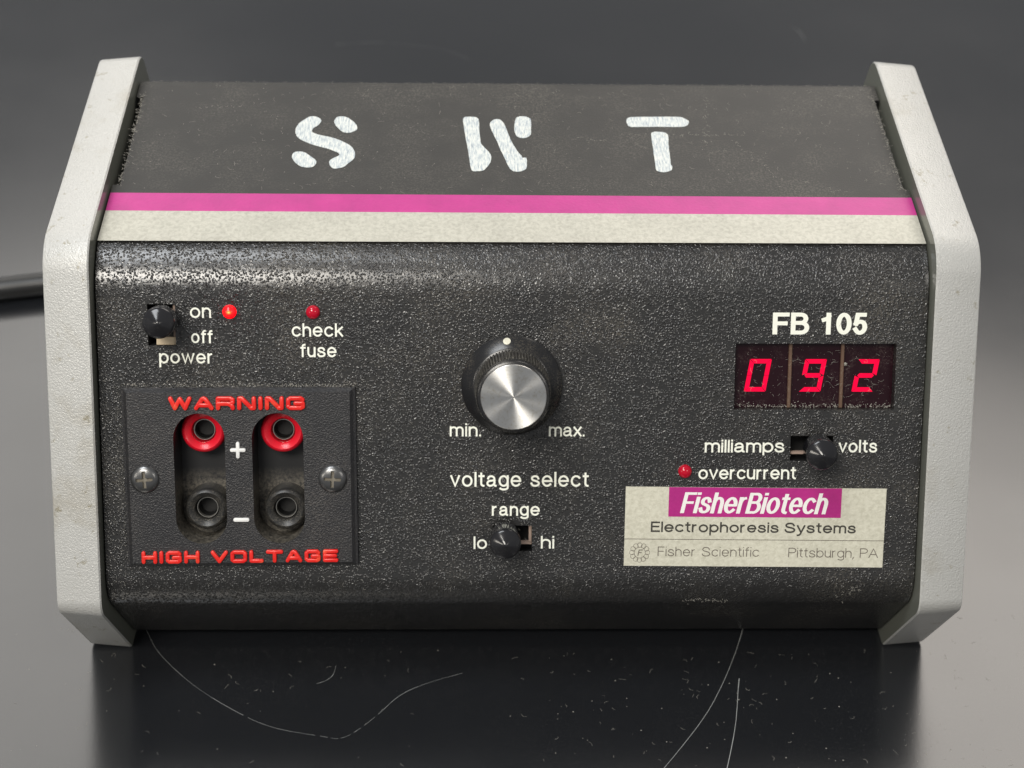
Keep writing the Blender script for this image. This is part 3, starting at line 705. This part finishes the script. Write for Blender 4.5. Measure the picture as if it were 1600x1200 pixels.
# ------------------------------------------------------------------ dust and lint
def lint(mb, x, y, z, L, w, M=None):
    """one curled fibre, slightly raised"""
    k = rnd.randint(2, 6); a = rnd.uniform(0, 6.28); cv = rnd.uniform(-1.6, 1.6); pts = [(x, y)]
    for i in range(k):
        a += cv / k * 1.6 + rnd.uniform(-.25, .25); pts.append((pts[-1][0] + L / k * math.cos(a), pts[-1][1] + L / k * math.sin(a)))
    v, f = ribbon(pts, w, False); mb.add([(p, q, z + w * .5) for p, q in v] , f)
def speck(mb, x, y, z, r):
    k = 5; a0 = rnd.uniform(0, 6); p = [(x + r * rnd.uniform(.6, 1.2) * math.cos(a0 + 6.283 * i / k), y + r * rnd.uniform(.6, 1.2) * math.sin(a0 + 6.283 * i / k)) for i in range(k)]
    mb.add([(a, b, z) for a, b in p] + [(x, y, z + r * .8)], [(i, (i + 1) % k, k) for i in range(k)])
mb = MB()
for i in range(620):
    x = rnd.uniform(-150, 165); y = rnd.uniform(-30, 40) if rnd.random() < .7 else rnd.uniform(40, 330)
    if rnd.random() < .45 and abs(x - 70) > 60: x = rnd.gauss(60, 35)
    if 20 < y < 170 and abs(x) < 116: continue
    if rnd.random() < .55: lint(mb, x, y, .02, rnd.uniform(.4, 2.0), rnd.uniform(.03, .07))
    else: speck(mb, x, y, .01, rnd.uniform(.07, .24))
o = mb.obj('table_lint', M_lint); tag(o, kind='stuff', label='pale dust specks and curled lint scattered over the black bench top', category='dust')
mb = MB()
for i in range(520):
    x = rnd.uniform(-100, 100); y = rnd.uniform(28, 78)
    (lint(mb, x, y, .10, rnd.uniform(.5, 2.0), rnd.uniform(.03, .06)) if rnd.random() < .5 else speck(mb, x, y, .02, rnd.uniform(.05, .16)))
for x, y, dx, dy, n_ in ((55, 72, -.12, -1, 26), (34, 54, 1, .02, 30), (20, 52, .6, -.12, 10), (60, 52, .55, -1.1, 20), (-86, 66, 1, .05, 12)):
    for i in range(n_):
        lint(mb, x + dx * i + rnd.gauss(0, .25), y + dy * i * .9 + rnd.gauss(0, .25), .08, rnd.uniform(.4, 1.3), rnd.uniform(.04, .08))
for i in range(420):
    speck(mb, rnd.uniform(-101, 101), 78.6 + abs(rnd.gauss(0, .35)), .0, rnd.uniform(.04, .12))
for i in range(300):
    sx = rnd.choice((-1, 1)); lint(mb, sx * (101.2 + abs(rnd.gauss(0, .35))), rnd.uniform(30, 74), .05, rnd.uniform(.3, 1.4), rnd.uniform(.04, .09))
o = mb.obj('surface_dust', M_lint, TP, housing); o['kind'] = 'stuff'
mb = MB()
for i in range(420):
    x = rnd.uniform(-101, 101); y = rnd.uniform(3, 80)
    if PLX[0] < x < PLX[1] and PLX[2] < y < PLX[3] or (27 < x < 96 and y < 33) or (54 < x < 97 and 50 < y < 70) or math.hypot(x - KX, y - KY) < 13: continue
    (lint(mb, x, y, .18, rnd.uniform(.4, 1.6), rnd.uniform(.03, .055)) if rnd.random() < .5 else speck(mb, x, y, .1, rnd.uniform(.05, .13)))
for i in range(420): speck(mb, rnd.uniform(PLX[0], PLX[1]), PLX[3] + .15 + abs(rnd.gauss(0, .55)), .08, rnd.uniform(.05, .16))
for i in range(200): speck(mb, PLX[0] - abs(rnd.gauss(0, 1.2)) - .2, rnd.uniform(PLX[2], PLX[3]), .1, rnd.uniform(.05, .13))
for i in range(500): speck(mb, -103 + abs(rnd.gauss(0, 3)), rnd.uniform(2, 84), .1, rnd.uniform(.04, .12))
for i in range(22): lint(mb, 86 + rnd.gauss(0, 2.6), 4.5 + rnd.gauss(0, 1.2), .15, rnd.uniform(.3, 1.0), .07)
for i in range(26): lint(mb, 44 + i * .45, 2.2 + rnd.gauss(0, .3) - abs(i - 13) * .04, .15, rnd.uniform(.3, 1.0), .06)
o = mb.obj('front_dust', M_lint, FR, housing); o['kind'] = 'stuff'
mb = MB()
for i in range(620):   # gathered on the display's lower ledge and over its face
    if rnd.random() < .55: speck(mb, rnd.uniform(DISP[0] + .3, DISP[1] - .3), DISP[2] + abs(rnd.gauss(0, .5)) + .1, -2.55, rnd.uniform(.06, .2))
    elif rnd.random() < .8: speck(mb, rnd.uniform(DISP[0] + .3, DISP[1] - .3), rnd.uniform(DISP[2], DISP[3]), -2.55, rnd.uniform(.03, .09))
    else: lint(mb, rnd.uniform(DISP[0] + 2, DISP[1] - 2), rnd.uniform(DISP[2] + 2, DISP[3] - 2), -2.3, rnd.uniform(.6, 1.8), .04)
speck(mb, 83.6, 62.9, -2.3, .75)
o = mb.obj('display_dust', M_lint, FR, disp); o['kind'] = 'stuff'

# ------------------------------------------------------------------ power cord on the bench
path = [(-330, 150, 4.3), (-260, 175, 4.3), (-206, 190.5, 4.3), (-180.6, 196.6, 4.3), (-160, 201, 4.3), (-120, 207, 4.3), (-70, 205, 6), (-35, 190, 18), (-20, 172, 32), (-18, 160, 40)]
pv = []
for i in range(len(path) - 1):
    q = [Vector(path[max(0, min(len(path) - 1, i + j))]) for j in (-1, 0, 1, 2)]
    for s in range(6):
        t = s / 6; pv.append(.5 * (2 * q[1] + (q[2] - q[0]) * t + (2 * q[0] - 5 * q[1] + 4 * q[2] - q[3]) * t * t + (3 * q[1] - q[0] - 3 * q[2] + q[3]) * t ** 3))
pv.append(Vector(path[-1])); mb = MB(); K = 20
for i, p in enumerate(pv):
    d = (pv[min(i + 1, len(pv) - 1)] - pv[max(i - 1, 0)]).normalized(); sd = d.cross(Vector((0, 0, 1))).normalized(); up = sd.cross(d)
    mb.v += [tuple(p + sd * 4.2 * math.cos(6.28319 * k / K) + up * 4.2 * math.sin(6.28319 * k / K)) for k in range(K)]
for i in range(len(pv) - 1):
    for k in range(K): j = (k + 1) % K; mb.f.append((i * K + k, i * K + K + k, i * K + K + j, i * K + j)); mb.m.append(0)
mb.f += [tuple(range(K)), tuple((len(pv) - 1) * K + k for k in reversed(range(K)))]; mb.m += [0, 0]
o = mb.obj('mains_cable', M_cable, None, None, 60)
tag(o, label='thick black power cord lying on the bench behind the left end panel', category='cord')
